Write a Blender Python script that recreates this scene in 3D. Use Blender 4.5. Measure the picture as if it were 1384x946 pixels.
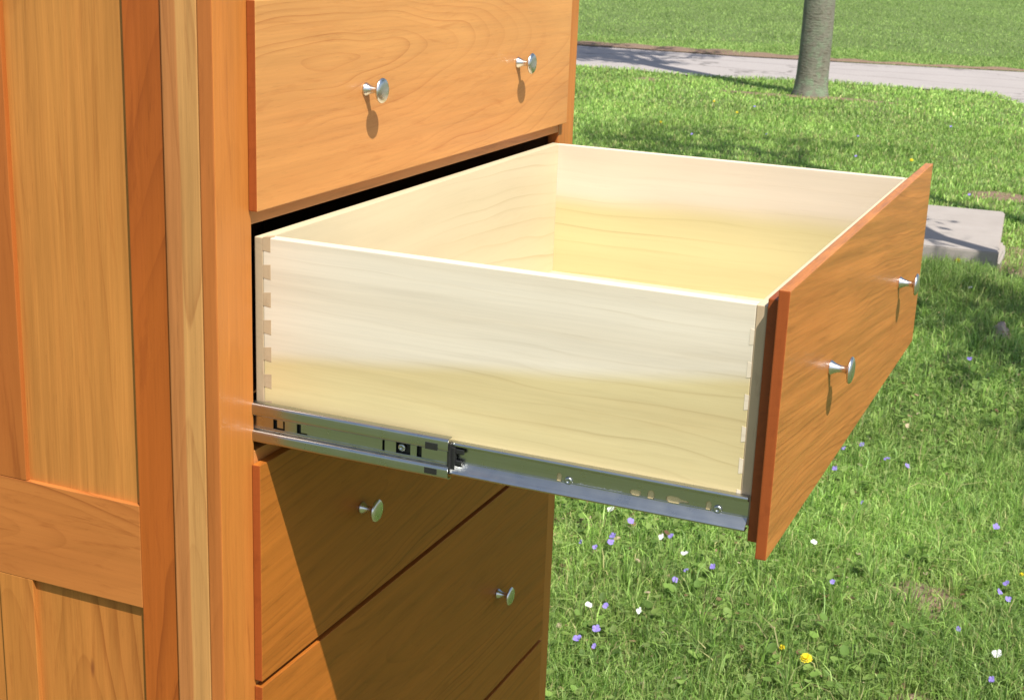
import bpy, bmesh, math, random
import numpy as np
from mathutils import Vector, Matrix
from mathutils.geometry import tessellate_polygon

for o in list(bpy.data.objects):
    bpy.data.objects.remove(o, do_unlink=True)
scene = bpy.context.scene
COL = scene.collection
R = math.radians

# ------------------------------------------------------------------ camera
cam_d = bpy.data.cameras.new('camera')
cam = bpy.data.objects.new('camera', cam_d)
COL.objects.link(cam)
p_, r_, y_ = R(-16.235), R(2.239), R(22.886)
F = Vector((-math.sin(y_) * math.cos(p_), math.cos(y_) * math.cos(p_), math.sin(p_)))
R0 = Vector((math.cos(y_), math.sin(y_), 0))
U0 = R0.cross(F)
Rv = R0 * math.cos(r_) + U0 * math.sin(r_)
Uv = -R0 * math.sin(r_) + U0 * math.cos(r_)
mw = Matrix(((Rv.x, Uv.x, -F.x, 0.89624), (Rv.y, Uv.y, -F.y, -1.29546), (Rv.z, Uv.z, -F.z, 1.5), (0, 0, 0, 1)))
cam.matrix_world = mw
cam_d.sensor_width = 36.0
cam_d.lens = 36.0 * 1984.75 / 1384.0
cam_d.clip_start = 0.05
cam_d.clip_end = 3000
cam_d.dof.use_dof = True
cam_d.dof.focus_distance = 1.75
cam_d.dof.aperture_fstop = 26
scene.camera = cam

# ------------------------------------------------------------------ sky, sun, exposure
SUN = Vector((0.52, -0.42, 1.0)).normalized()          # towards the sun
GZ = -0.35                                             # level of the lawn
w = bpy.data.worlds.new('World')
scene.world = w
w.use_nodes = True
wn = w.node_tree.nodes
sky = wn.new('ShaderNodeTexSky')
sky.sky_type = 'NISHITA'
sky.sun_disc = False
sky.sun_elevation = math.asin(SUN.z)
sky.sun_rotation = math.atan2(SUN.x, SUN.y)
sky.air_density = 1.0
sky.dust_density = 1.6
bg = wn['Background']
w.node_tree.links.new(sky.outputs[0], bg.inputs[0])
bg.inputs[1].default_value = 0.095
sl = bpy.data.lights.new('sun', 'SUN')
sl.energy = 4.6
sl.angle = R(0.53)
sl.color = (1.0, 0.955, 0.88)
so = bpy.data.objects.new('sun', sl)
COL.objects.link(so)
so.rotation_euler = (-SUN).to_track_quat('-Z', 'Y').to_euler()
so.location = (6, -5, 12)
scene.view_settings.view_transform = 'Standard'
scene.view_settings.look = 'None'
scene.view_settings.exposure = 0.80
scene.view_settings.gamma = 1.0
scene.render.engine = 'CYCLES'
scene.cycles.max_bounces = 8
scene.cycles.diffuse_bounces = 4
scene.cycles.transparent_max_bounces = 8


# ------------------------------------------------------------------ node helpers
class NT:
    def __init__(self, name):
        self.mat = bpy.data.materials.new(name)
        self.mat.use_nodes = True
        self.t = self.mat.node_tree
        self.n = self.t.nodes
        self.bsdf = self.n['Principled BSDF']

    def new(self, k, **kw):
        n = self.n.new(k)
        for a, b in kw.items():
            setattr(n, a, b)
        return n

    def set(self, sock, v):
        if isinstance(v, bpy.types.NodeSocket):
            self.t.links.new(v, sock)
        elif v is not None:
            if hasattr(sock, 'default_value'):
                try:
                    sock.default_value = v
                except Exception:
                    sock.default_value = (v[0], v[1], v[2], 1.0) if len(v) == 3 else v

    def m(self, op, a, b=None, c=None, clamp=False):
        n = self.new('ShaderNodeMath', operation=op)
        n.use_clamp = clamp
        for s, v in zip(n.inputs, (a, b, c)):
            if v is not None:
                self.set(s, v)
        return n.outputs[0]

    def xyz(self, x, y, z):
        n = self.new('ShaderNodeCombineXYZ')
        for s, v in zip(n.inputs, (x, y, z)):
            self.set(s, v)
        return n.outputs[0]

    def noise(self, vec, scale=1.0, detail=2.0, rough=0.5, dist=0.0):
        n = self.new('ShaderNodeTexNoise')
        self.set(n.inputs['Vector'], vec)
        n.inputs['Scale'].default_value = scale
        n.inputs['Detail'].default_value = detail
        n.inputs['Roughness'].default_value = rough
        n.inputs['Distortion'].default_value = dist
        return n.outputs['Fac']

    def mix(self, fac, a, b, blend='MIX'):
        n = self.new('ShaderNodeMix', data_type='RGBA', blend_type=blend)
        self.set(n.inputs[0], fac)
        for s, v in ((n.inputs[6], a), (n.inputs[7], b)):
            if isinstance(v, (tuple, list)):
                v = (v[0], v[1], v[2], 1.0)
            self.set(s, v)
        return n.outputs[2]

    def step(self, x, lo, hi, a=0.0, b=1.0):
        n = self.new('ShaderNodeMapRange', interpolation_type='SMOOTHSTEP')
        for s, v in zip(n.inputs, (x, lo, hi, a, b)):
            self.set(s, v)
        return n.outputs[0]

    def obj(self):
        n = self.new('ShaderNodeTexCoord')
        s = self.new('ShaderNodeSeparateXYZ')
        self.t.links.new(n.outputs['Object'], s.inputs[0])
        return n.outputs['Object'], {'x': s.outputs[0], 'y': s.outputs[1], 'z': s.outputs[2]}

    def bump(self, h, strength=0.2, dist=0.002):
        b = self.new('ShaderNodeBump')
        b.inputs['Strength'].default_value = strength
        b.inputs['Distance'].default_value = dist
        self.set(b.inputs['Height'], h)
        self.t.links.new(b.outputs[0], self.bsdf.inputs['Normal'])

    def out(self, color, rough=0.5, spec=0.5, coat=0.0, metal=0.0):
        b = self.bsdf
        self.set(b.inputs['Base Color'], (color[0], color[1], color[2], 1.0) if isinstance(color, (tuple, list)) else color)
        self.set(b.inputs['Roughness'], rough)
        b.inputs['Specular IOR Level'].default_value = spec
        b.inputs['Metallic'].default_value = metal
        b.inputs['Coat Weight'].default_value = coat
        b.inputs['Coat Roughness'].default_value = 0.25
        return self.mat


def wood(name, base, line, g='z', c='x', d='y', D=0.12, tilt=0.12, freq=110.0, amt=0.45, seed=0.0, warp=0.016,
         c0=0.0, red=None, redamt=0.35, fibre=0.16, fleck=0.35, sap=None, strip=None, rough=0.42, coat=0.12, knots=0.0, slant=0.0, sharp=6.0, figure=0.42):
    """solid timber: growth rings cut lengthwise (cathedrals), fibres, pores, colour drift, sapwood"""
    wk = (0.91, 0.91, 0.92) if name.startswith('poplar') else (0.84, 0.76, 0.63)
    k_ = lambda q: tuple(a * b for a, b in zip(q, wk))
    base, line = k_(base), k_(line)
    red = k_(red) if red else None
    sap = (k_(sap[0]),) + tuple(sap[1:]) if sap else None
    strip = (k_(strip[0]),) + tuple(strip[1:]) if strip else None
    N = NT(name)
    ov, ax = N.obj()
    oi = N.new('ShaderNodeObjectInfo')
    rnd = N.m('MULTIPLY', oi.outputs['Random'], 7.3)
    G = N.m('ADD', ax[g], N.m('ADD', rnd, seed))
    Cc, Dd = ax[c], ax[d]
    if slant:
        Cc = N.m('MULTIPLY_ADD', ax[g], slant, Cc)
    lo = N.noise(N.xyz(N.m('MULTIPLY', Cc, 7.0), N.m('MULTIPLY', Dd, 7.0), N.m('MULTIPLY', G, 2.2)), 1.0, 2.0, 0.55)
    lo2 = N.noise(N.xyz(N.m('MULTIPLY', Cc, 4.0), N.m('MULTIPLY', Dd, 5.0), N.m('MULTIPLY_ADD', G, 1.1, 31.7)), 1.0, 1.0)
    mid = N.noise(N.xyz(N.m('MULTIPLY', Cc, 30.0), N.m('MULTIPLY', Dd, 30.0), N.m('MULTIPLY_ADD', G, 6.0, 5.0)), 1.0, 3.0, 0.6)
    cw = N.m('ADD', N.m('SUBTRACT', Cc, c0), N.m('ADD', N.m('MULTIPLY', N.m('SUBTRACT', lo, 0.5), warp * 4),
                                               N.m('MULTIPLY', N.m('SUBTRACT', mid, 0.5), warp * 0.35)))
    dw = N.m('ADD', N.m('MULTIPLY_ADD', ax[g], tilt, D), N.m('ADD', Dd, N.m('MULTIPLY', N.m('SUBTRACT', lo2, 0.5), warp * 5)))
    r = N.m('SQRT', N.m('ADD', N.m('MULTIPLY', cw, cw), N.m('MULTIPLY', dw, dw)))
    ph = N.m('FRACT', N.m('MULTIPLY', r, freq))
    ring = N.m('MULTIPLY', N.m('POWER', ph, sharp), N.step(ph, 1.0, 0.955, 0.0, 1.0))
    wn_ = N.new('ShaderNodeTexWhiteNoise', noise_dimensions='1D')
    N.set(wn_.inputs['W'], N.m('FLOOR', N.m('MULTIPLY', r, freq)))
    ring = N.m('MULTIPLY', ring, N.m('MULTIPLY_ADD', N.m('POWER', wn_.outputs['Value'], 1.6), 0.95, 0.12))      # no two years alike
    soft = N.m('SINE', N.m('MULTIPLY', r, freq * 1.7))
    fade = N.step(N.noise(N.xyz(N.m('MULTIPLY', Cc, 5.0), N.m('MULTIPLY', Dd, 5.0), N.m('MULTIPLY_ADD', G, 1.6, 77.0)), 1.0, 1.5), 0.38, 0.66, 0.12, 1.0)
    fib = N.noise(N.xyz(N.m('MULTIPLY', Cc, 420.0), N.m('MULTIPLY', Dd, 420.0), N.m('MULTIPLY', G, 9.0)), 1.0, 3.0, 0.65)
    fib2 = N.noise(N.xyz(N.m('MULTIPLY', Cc, 110.0), N.m('MULTIPLY', Dd, 110.0), N.m('MULTIPLY', G, 3.0)), 1.0, 2.0, 0.6)
    pore = N.noise(N.xyz(N.m('MULTIPLY', Cc, 620.0), N.m('MULTIPLY', Dd, 620.0), N.m('MULTIPLY', G, 34.0)), 1.0, 1.0)
    col = base
    if red:
        col = N.mix(N.m('MULTIPLY', N.step(lo2, 0.35, 0.68), redamt), base, red)
        col = N.mix(N.m('MULTIPLY', N.step(mid, 0.45, 0.75), redamt * 0.5), col, red)
    if sap:
        scol, s0, s1, wd, sg = sap      # above s0 + s1*g the wood is pale sapwood
        edge = N.m('SUBTRACT', N.m('ADD', ax[c], N.m('MULTIPLY', N.m('SUBTRACT', lo, 0.5), 0.03)), N.m('MULTIPLY_ADD', ax[g], s1, s0))
        sf = N.step(N.m('MULTIPLY', edge, sg), -wd, wd)
        col = N.mix(sf, col, scol)
        fade = N.m('MULTIPLY', fade, N.m('SUBTRACT', 1.0, N.m('MULTIPLY', sf, 0.75)))
    if strip:
        scol, a0, a1, wd = strip        # a pale band of sapwood along the grain
        wob = N.m('ADD', ax[c], N.m('MULTIPLY', N.m('SUBTRACT', lo, 0.5), 0.008))
        sf = N.m('MULTIPLY', N.step(wob, a0 - wd, a0 + wd), N.step(wob, a1 + wd, a1 - wd))
        col = N.mix(sf, col, scol)
    col = N.mix(N.m('MULTIPLY', N.m('MULTIPLY', ring, fade), amt), col, line)
    col = N.mix(N.m('MULTIPLY', N.m('MULTIPLY_ADD', soft, 0.5, 0.5), amt * 0.10), col, line)
    fig = N.noise(N.xyz(N.m('MULTIPLY', cw, 95.0), N.m('MULTIPLY', dw, 60.0), N.m('MULTIPLY', G, 3.4)), 1.0, 5.0, 0.68, 0.25)
    col = N.mix(N.m('MULTIPLY', N.step(fig, 0.52, 0.70), figure * 0.85), col, line)
    v = N.m('ADD', N.m('MULTIPLY', N.m('SUBTRACT', fib, 0.5), fibre), N.m('MULTIPLY', N.m('SUBTRACT', fib2, 0.5), fibre * 1.5))
    v = N.m('ADD', v, N.m('MULTIPLY', N.m('SUBTRACT', lo, 0.5), 0.32))
    v = N.m('ADD', v, 1.0)
    v = N.m('SUBTRACT', v, N.m('MULTIPLY', N.step(pore, 0.66, 0.78), fleck * 0.35))
    hsv = N.new('ShaderNodeHueSaturation')
    N.set(hsv.inputs['Value'], v)
    N.set(hsv.inputs['Color'], (base[0], base[1], base[2], 1) if not isinstance(col, bpy.types.NodeSocket) else col)
    col = hsv.outputs[0]
    if knots:
        vo = N.new('ShaderNodeTexVoronoi', feature='F1')
        N.set(vo.inputs['Vector'], N.xyz(N.m('MULTIPLY', Cc, 17.0), N.m('MULTIPLY', Dd, 17.0), N.m('MULTIPLY_ADD', G, 4.0, seed)))
        vo.inputs['Scale'].default_value = 1.0
        sp = N.new('ShaderNodeSeparateXYZ')
        N.t.links.new(vo.outputs['Color'], sp.inputs[0])
        k = N.m('MULTIPLY', N.m('GREATER_THAN', sp.outputs[0], 1.0 - knots), N.step(vo.outputs['Distance'], 0.075, 0.015))
        col = N.mix(N.m('MULTIPLY', k, 0.75), col, (0.16, 0.04, 0.012))
    N.bump(N.m('ADD', fib, N.m('MULTIPLY', pore, 0.5)), 0.07, 0.0006)
    return N.out(col, N.m('MULTIPLY_ADD', fib2, 0.14, rough - 0.07), 0.30, coat * 0.5)


# ------------------------------------------------------------------ mesh helpers
def link(name, me, mat=None, parent=None, loc=(0, 0, 0), kind=None):
    o = bpy.data.objects.new(name, me)
    COL.objects.link(o)
    if parent:
        o.parent = parent
    o.location = loc
    if mat is not None and me is not None:
        for mm in (mat if isinstance(mat, (list, tuple)) else [mat]):
            me.materials.append(mm)
    if kind:
        o['kind'] = kind
    return o


def empty(name, loc, parent=None, label=None, cat=None, group=None):
    o = bpy.data.objects.new(name, None)
    COL.objects.link(o)
    o.empty_display_size = 0.05
    o.location = loc
    if parent:
        o.parent = parent
    tag(o, label, cat, group)
    return o


def tag(o, label=None, cat=None, group=None, kind=None):
    for k, v in (('label', label), ('category', cat), ('group', group), ('kind', kind)):
        if v:
            o[k] = v
    return o


def wloc(o):
    v = Vector((0, 0, 0))
    while o is not None:
        v += o.location
        o = o.parent
    return v


def box_mesh(name, sx, sy, sz, bev=0.0012, segs=2, end=None):
    bm = bmesh.new()
    bmesh.ops.create_cube(bm, size=1.0)
    bmesh.ops.scale(bm, vec=(sx, sy, sz), verts=bm.verts)
    if bev > 0:
        bmesh.ops.bevel(bm, geom=list(bm.edges), offset=bev, segments=segs, affect='EDGES', profile=0.6)
    if end is not None:
        i = 'xyz'.index(end)
        bm.normal_update()
        for f in bm.faces:
            if abs(f.normal[i]) > 0.8:
                f.material_index = 1
    me = bpy.data.meshes.new(name)
    bm.to_mesh(me)
    bm.free()
    return me


def bx(name, x0, x1, y0, y1, z0, z1, mat, parent, bev=0.0012, end=None, segs=2):
    """a board between world limits, its origin in its centre"""
    me = box_mesh(name, x1 - x0, y1 - y0, z1 - z0, bev, segs, end)
    c = Vector(((x0 + x1) / 2, (y0 + y1) / 2, (z0 + z1) / 2))
    return link(name, me, mat, parent, c - wloc(parent) if parent else c)


def mesh_from(name, verts, faces, smooth=False):
    me = bpy.data.meshes.new(name)
    me.from_pydata(verts, [], faces)
    me.update()
    if smooth:
        me.polygons.foreach_set('use_smooth', [True] * len(me.polygons))
    return me


def lathe(name, prof, n=40, axis='x'):
    vs, fs = [], []
    for (a, r) in prof:
        for k in range(n):
            t = 2 * math.pi * k / n
            vs.append((a, r * math.cos(t), r * math.sin(t)))
    for i in range(len(prof) - 1):
        for k in range(n):
            k2 = (k + 1) % n
            fs.append((i * n + k, i * n + k2, (i + 1) * n + k2, (i + 1) * n + k))
    fs.append(tuple(range(n))[::-1])
    fs.append(tuple(range((len(prof) - 1) * n, len(prof) * n)))
    return mesh_from(name, vs, fs, True)


def plate(name, outer, holes, y, th):
    """flat plate in the XZ plane with real holes, thickness th towards +Y"""
    polys = [[Vector((a, b, 0)) for a, b in outer]] + [[Vector((a, b, 0)) for a, b in h] for h in holes]
    flat = [p for q in polys for p in q]
    tris = tessellate_polygon(polys)
    n = len(flat)
    vs = [(p.x, y, p.y) for p in flat] + [(p.x, y + th, p.y) for p in flat]
    fs = [tuple(t) for t in tris] + [tuple(i + n for i in t[::-1]) for t in tris]
    k = 0
    for q in polys:
        m = len(q)
        for i in range(m):
            a, b = k + i, k + (i + 1) % m
            fs.append((a, b, b + n, a + n))
        k += m
    bm = bmesh.new()
    bv = [bm.verts.new(v) for v in vs]
    for f in fs:
        try:
            bm.faces.new([bv[i] for i in f])
        except ValueError:
            pass
    bmesh.ops.recalc_face_normals(bm, faces=bm.faces)
    me = bpy.data.meshes.new(name)
    bm.to_mesh(me)
    bm.free()
    return me


def strip_x(x0, x1, prof, th=0.0011):
    """a folded sheet-metal profile [(y, z)] run along X"""
    P = [Vector(p) for p in prof]
    nr = []
    for i, p in enumerate(P):
        a = P[max(i - 1, 0)]
        b = P[min(i + 1, len(P) - 1)]
        t = (b - a).normalized()
        nr.append(Vector((-t.y, t.x)))
    Q = [p + n * th for p, n in zip(P, nr)]
    loop = [(p.x, p.y) for p in P] + [(p.x, p.y) for p in Q[::-1]]
    m = len(loop)
    vs = [(x0, a, b) for a, b in loop] + [(x1, a, b) for a, b in loop]
    fs = [(i, (i + 1) % m, (i + 1) % m + m, i + m) for i in range(m)]
    k = len(P)
    for i in range(k - 1):
        fs.append((i, i + 1, m - 2 - i, m - 1 - i))
        fs.append((i + m, m - 1 - i + m, m - 2 - i + m, i + 1 + m))
    return vs, fs


def join(*parts):
    vs, fs = [], []
    for v, f in parts:
        n = len(vs)
        vs += list(v)
        fs += [tuple(i + n for i in q) for q in f]
    return vs, fs


def arr_mesh(name, V, tris, quads=None, col=None):
    """numpy mesh: V (n,3), tris (m,3), quads (k,4), col (n,3) as a point colour"""
    me = bpy.data.meshes.new(name)
    nt = len(tris) if tris is not None else 0
    nq = len(quads) if quads is not None else 0
    me.vertices.add(len(V))
    me.vertices.foreach_set('co', np.asarray(V, np.float32).ravel())
    loops = []
    if nq:
        loops.append(np.asarray(quads, np.int32).ravel())
    if nt:
        loops.append(np.asarray(tris, np.int32).ravel())
    L = np.concatenate(loops)
    me.loops.add(len(L))
    me.loops.foreach_set('vertex_index', L)
    tot = np.concatenate([np.full(nq, 4, np.int32), np.full(nt, 3, np.int32)])
    st = np.concatenate([[0], np.cumsum(tot)[:-1]]).astype(np.int32)
    me.polygons.add(len(tot))
    me.polygons.foreach_set('loop_start', st)
    me.polygons.foreach_set('loop_total', tot)
    me.polygons.foreach_set('use_smooth', np.ones(len(tot), bool))
    if col is not None:
        at = me.color_attributes.new('tint', 'FLOAT_COLOR', 'POINT')
        c4 = np.ones((len(V), 4), np.float32)
        c4[:, :3] = col
        at.data.foreach_set('color', c4.ravel())
    me.update(calc_edges=True)
    me.validate()
    return me


# ------------------------------------------------------------------ materials
CH = (0.50, 0.205, 0.058)        # oiled cherry
CHR = (0.40, 0.125, 0.030)       # redder cherry
CHL = (0.25, 0.075, 0.018)       # ring lines
M = {}
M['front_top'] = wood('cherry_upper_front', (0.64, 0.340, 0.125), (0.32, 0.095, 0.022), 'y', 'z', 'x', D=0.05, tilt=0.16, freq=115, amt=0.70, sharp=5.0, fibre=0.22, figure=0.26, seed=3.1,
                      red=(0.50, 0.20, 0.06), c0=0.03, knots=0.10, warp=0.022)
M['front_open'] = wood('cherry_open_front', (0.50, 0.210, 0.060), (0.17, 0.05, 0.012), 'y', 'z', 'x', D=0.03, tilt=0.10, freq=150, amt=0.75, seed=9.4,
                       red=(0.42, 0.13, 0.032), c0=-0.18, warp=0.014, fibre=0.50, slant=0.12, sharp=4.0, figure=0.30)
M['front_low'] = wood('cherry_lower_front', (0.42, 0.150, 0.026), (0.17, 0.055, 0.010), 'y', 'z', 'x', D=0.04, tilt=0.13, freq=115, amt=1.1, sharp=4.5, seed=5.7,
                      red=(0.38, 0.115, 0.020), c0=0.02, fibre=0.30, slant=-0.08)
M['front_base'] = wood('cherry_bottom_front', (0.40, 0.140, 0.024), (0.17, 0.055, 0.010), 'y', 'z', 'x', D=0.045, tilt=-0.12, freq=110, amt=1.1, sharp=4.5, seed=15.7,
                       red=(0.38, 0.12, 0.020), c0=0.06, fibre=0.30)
M['end'] = wood('cherry_end_grain', (0.32, 0.080, 0.018), (0.20, 0.045, 0.010), 'z', 'x', 'y', D=0.3, tilt=0.6, freq=160, amt=0.4, seed=1.0, rough=0.55, coat=0.0)
M['lip'] = wood('cherry_inner_board', (0.30, 0.075, 0.018), (0.18, 0.04, 0.010), 'y', 'z', 'x', seed=2.0, rough=0.55)
M['face'] = wood('cherry_face_frame', (0.53, 0.215, 0.052), CHL, 'z', 'y', 'x', D=0.10, tilt=0.04, freq=110, amt=0.40, seed=8.8,
                 red=(0.46, 0.145, 0.030), fibre=0.26, knots=0.05)
M['face_edge_shaded'] = wood('cherry_face_frame_edge_shaded', (0.47, 0.165, 0.045), CHL, 'z', 'x', 'y', D=0.10, tilt=0.04, freq=110, amt=0.4, seed=8.1, red=(0.40, 0.12, 0.028), fibre=0.26, knots=0.10)  # face cherry, redder and darker: shade of the side faces put into the colour
M['rail'] = wood('cherry_rail_brightened', (0.62, 0.28, 0.10), CHL, 'y', 'z', 'x', D=0.10, tilt=0.04, freq=110, amt=0.25, seed=4.2, red=(0.54, 0.20, 0.06))  # cherry lightened, standing in for fill light on the shaded rail
M['batten'] = wood('cherry_leg_sapwood', (0.47, 0.200, 0.072), (0.30, 0.11, 0.035), 'z', 'x', 'y', D=0.06, tilt=0.02, freq=130, amt=0.8, figure=0.5, seed=6.6,
                   strip=((0.55, 0.305, 0.118), -0.003, 0.05, 0.0015), fibre=0.40)
M['stile'] = wood('cherry_side_stile', (0.42, 0.118, 0.020), (0.20, 0.045, 0.008), 'z', 'x', 'y', D=0.05, tilt=0.09, freq=75, amt=1.1, sharp=4.0, fibre=0.26, seed=12.3,
                  red=(0.38, 0.095, 0.018), c0=0.03)
M['stile_mid'] = wood('cherry_middle_stile', (0.46, 0.16, 0.04), (0.22, 0.055, 0.012), 'z', 'x', 'y', D=0.05, tilt=-0.09, freq=80, amt=1.0, sharp=4.0, figure=0.5, seed=22.3,
                      red=(0.38, 0.095, 0.018), c0=-0.02)
M['side_rail'] = wood('cherry_side_rail', (0.51, 0.20, 0.056), (0.26, 0.075, 0.017), 'x', 'z', 'y', D=0.035, tilt=0.2, freq=85, amt=1.3, figure=0.55, sharp=4.0, seed=17.5,
                      red=(0.46, 0.145, 0.038), warp=0.02, c0=-0.01, knots=0.12)
M['panel'] = wood('cherry_upper_panel', (0.52, 0.245, 0.066), (0.33, 0.115, 0.026), 'z', 'x', 'y', D=0.16, tilt=0.03, freq=95, amt=0.6, seed=27.1,
                  red=(0.50, 0.19, 0.048), c0=-0.09, knots=0.26, fibre=0.40)
M['panel_low'] = wood('cherry_lower_panel', (0.50, 0.215, 0.052), (0.28, 0.09, 0.02), 'z', 'x', 'y', D=0.035, tilt=0.11, freq=85, amt=1.3, sharp=4.0, fibre=0.30, seed=33.9,
                      red=(0.46, 0.16, 0.045), c0=-0.01, knots=0.06, warp=0.012)
M['carcass'] = wood('carcass_board', (0.20, 0.10, 0.04), (0.12, 0.05, 0.02), 'y', 'x', 'z', rough=0.7, coat=0.0)
SAPC = (0.71, 0.635, 0.50)
TANC = (0.635, 0.53, 0.280)
M['box_near'] = wood('poplar_near_side', TANC, (0.34, 0.235, 0.10), 'x', 'z', 'y', D=0.05, tilt=0.11, freq=55, amt=1.25, seed=2.2,
                     c0=-0.16, warp=0.017, fibre=0.13, fleck=0.12, red=(0.58, 0.43, 0.20), redamt=0.5, sap=(SAPC, 0.005, 0.105, 0.010, 1.0), rough=0.48, coat=0.05, sharp=14.0, figure=0.09)
M['box_far'] = wood('poplar_far_side', (0.61, 0.545, 0.290), (0.33, 0.25, 0.11), 'x', 'z', 'y', D=0.05, tilt=-0.05, freq=45, amt=1.0, seed=7.2,
                    c0=-0.16, warp=0.012, fibre=0.06, fleck=0.1, sap=((0.66, 0.585, 0.46), 0.030, 0.015, 0.020, 1.0), rough=0.48, coat=0.05, sharp=14.0, figure=0.09)
M['box_back'] = wood('poplar_back_board', (0.58, 0.495, 0.32), (0.36, 0.27, 0.14), 'y', 'z', 'x', D=0.045, tilt=0.10, freq=60, amt=1.0, figure=0.09, sharp=9.0, seed=11.2,
                     c0=-0.12, warp=0.012, fibre=0.06, fleck=0.1, rough=0.48, coat=0.05)
M['box_end'] = wood('poplar_end_grain', (0.48, 0.36, 0.225), (0.30, 0.21, 0.12), 'z', 'x', 'y', D=0.03, tilt=0.5, freq=260, amt=0.45, seed=1.2, fibre=0.1, rough=0.6, coat=0)
M['box_pin'] = wood('poplar_pin', (0.70, 0.60, 0.45), (0.50, 0.4, 0.28), 'x', 'z', 'y', freq=80, amt=0.2, fibre=0.08, rough=0.5, coat=0)


def metal_mat(name, col, rough, streak='x', amt=0.12):
    N = NT(name)
    ov, ax = N.obj()
    o = [a for a in 'xyz' if a != streak]
    v = N.noise(N.xyz(N.m('MULTIPLY', ax[streak], 12.0), N.m('MULTIPLY', ax[o[0]], 700.0), N.m('MULTIPLY', ax[o[1]], 700.0)), 1.0, 3.0, 0.6)
    sp = N.noise(ov, 55.0, 3.0, 0.6)
    c = N.mix(v, tuple(a * 0.86 for a in col), tuple(min(1, a * 1.1) for a in col))
    N.bump(v, 0.05, 0.0004)
    return N.out(c, N.m('ADD', N.m('MULTIPLY', sp, amt), rough), 0.5, 0.0, 1.0)


M['zinc'] = metal_mat('zinc_plated_steel', (0.43, 0.445, 0.43), 0.23)
M['nickel'] = metal_mat('brushed_nickel', (0.64, 0.635, 0.62), 0.22, 'x', 0.10)
N_ = NT('black_plastic'); M['black'] = N_.out(N_.mix(N_.noise(N_.obj()[0], 300.0), (0.008, 0.008, 0.008), (0.02, 0.02, 0.02)), 0.45)
N_ = NT('stamped_ink'); M['stamp'] = N_.out(N_.mix(N_.noise(N_.obj()[0], 900.0), (0.22, 0.25, 0.25), (0.42, 0.45, 0.44)), 0.5, 0.5, 0, 0.6)

# ------------------------------------------------------------------ the chest of drawers
W = 1.0589
A = 0.0624            # reveal of the drawer fronts
B = 0.0685            # inner edge of the front stiles
T = 0.0115            # thickness of the fronts
E = 0.5977            # how far the open drawer is pulled out
DEP = 0.66
TOP = 1.50
chest = empty('chest_of_drawers', (-DEP / 2, W / 2, GZ), None,
              'tall frame and panel cherry wood chest with one drawer pulled right out on the lawn', 'chest')


def cb(name, x0, x1, y0, y1, z0, z1, m, **k):
    m2 = k.pop('mat2', None)
    return bx(name, x0, x1, y0, y1, z0, z1, [M[m], M[m2]] if m2 else M[m], k.pop('parent', chest), **k)


# face frame
cb('front_stile', -0.019, 0.0, 0.0, B, GZ, TOP, 'face', bev=0.0016, end='y', mat2='face_edge_shaded')
cb('front_stile', -0.019, 0.0, W - B, W, GZ, TOP, 'face', bev=0.0016, end='y', mat2='face_edge_shaded')
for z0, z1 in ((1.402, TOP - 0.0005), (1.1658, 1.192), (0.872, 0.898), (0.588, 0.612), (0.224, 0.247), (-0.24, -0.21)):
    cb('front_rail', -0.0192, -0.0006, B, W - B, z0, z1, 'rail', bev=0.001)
# legs behind the face frame, the near one half pale sapwood
cb('leg', -0.0655, -0.0194, 0.0006, 0.05, GZ, TOP - 0.0004, 'batten', bev=0.0018).update_tag()
cb('leg', -0.0655, -0.0194, W - 0.05, W - 0.0006, GZ, TOP - 0.0004, 'batten', bev=0.0018)
cb('leg', -DEP, -DEP + 0.065, 0.0006, 0.05, GZ, TOP - 0.0004, 'batten', bev=0.0018)
cb('leg', -DEP, -DEP + 0.065, W - 0.05, W - 0.0006, GZ, TOP - 0.0004, 'batten', bev=0.0018)
# near side: stiles, rails, recessed panels
YS = 0.0046
cb('side_stile', -0.1172, -0.0674, YS, YS + 0.019, -0.24, TOP - 0.001, 'stile', bev=0.0009)
cb('side_stile', -DEP + 0.0663, -DEP + 0.115, YS, YS + 0.019, -0.24, TOP - 0.001, 'stile', bev=0.0009)
XM0, XM1 = -0.336, -0.2835
cb('middle_stile', XM0, XM1, YS, YS + 0.019, 0.829, TOP - 0.055, 'stile_mid', bev=0.0009)
cb('middle_stile', XM0, XM1, YS + 0.0002, YS + 0.019, -0.1498, 0.698, 'panel_low', bev=0.0009)
XR = -DEP + 0.1152
cb('side_rail', XR, -0.1174, YS, YS + 0.019, 0.6982, 0.8288, 'side_rail', bev=0.0009)
cb('side_rail', XR, -0.1174, YS, YS + 0.019, TOP - 0.054, TOP - 0.001, 'side_rail', bev=0.0009)
cb('side_rail', XR, -0.1174, YS, YS + 0.019, -0.24, -0.15, 'side_rail', bev=0.0009)
YP = YS + 0.0066
for x0, x1 in ((XM1 - 0.006, -0.111), (XR - 0.006, XM0 + 0.006)):
    cb('side_panel', x0, x1, YP, YP + 0.008, 0.822, TOP - 0.049, 'panel', bev=0)
    cb('side_panel', x0, x1, YP, YP + 0.008, -0.156, 0.705, 'panel_low', bev=0)
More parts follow.
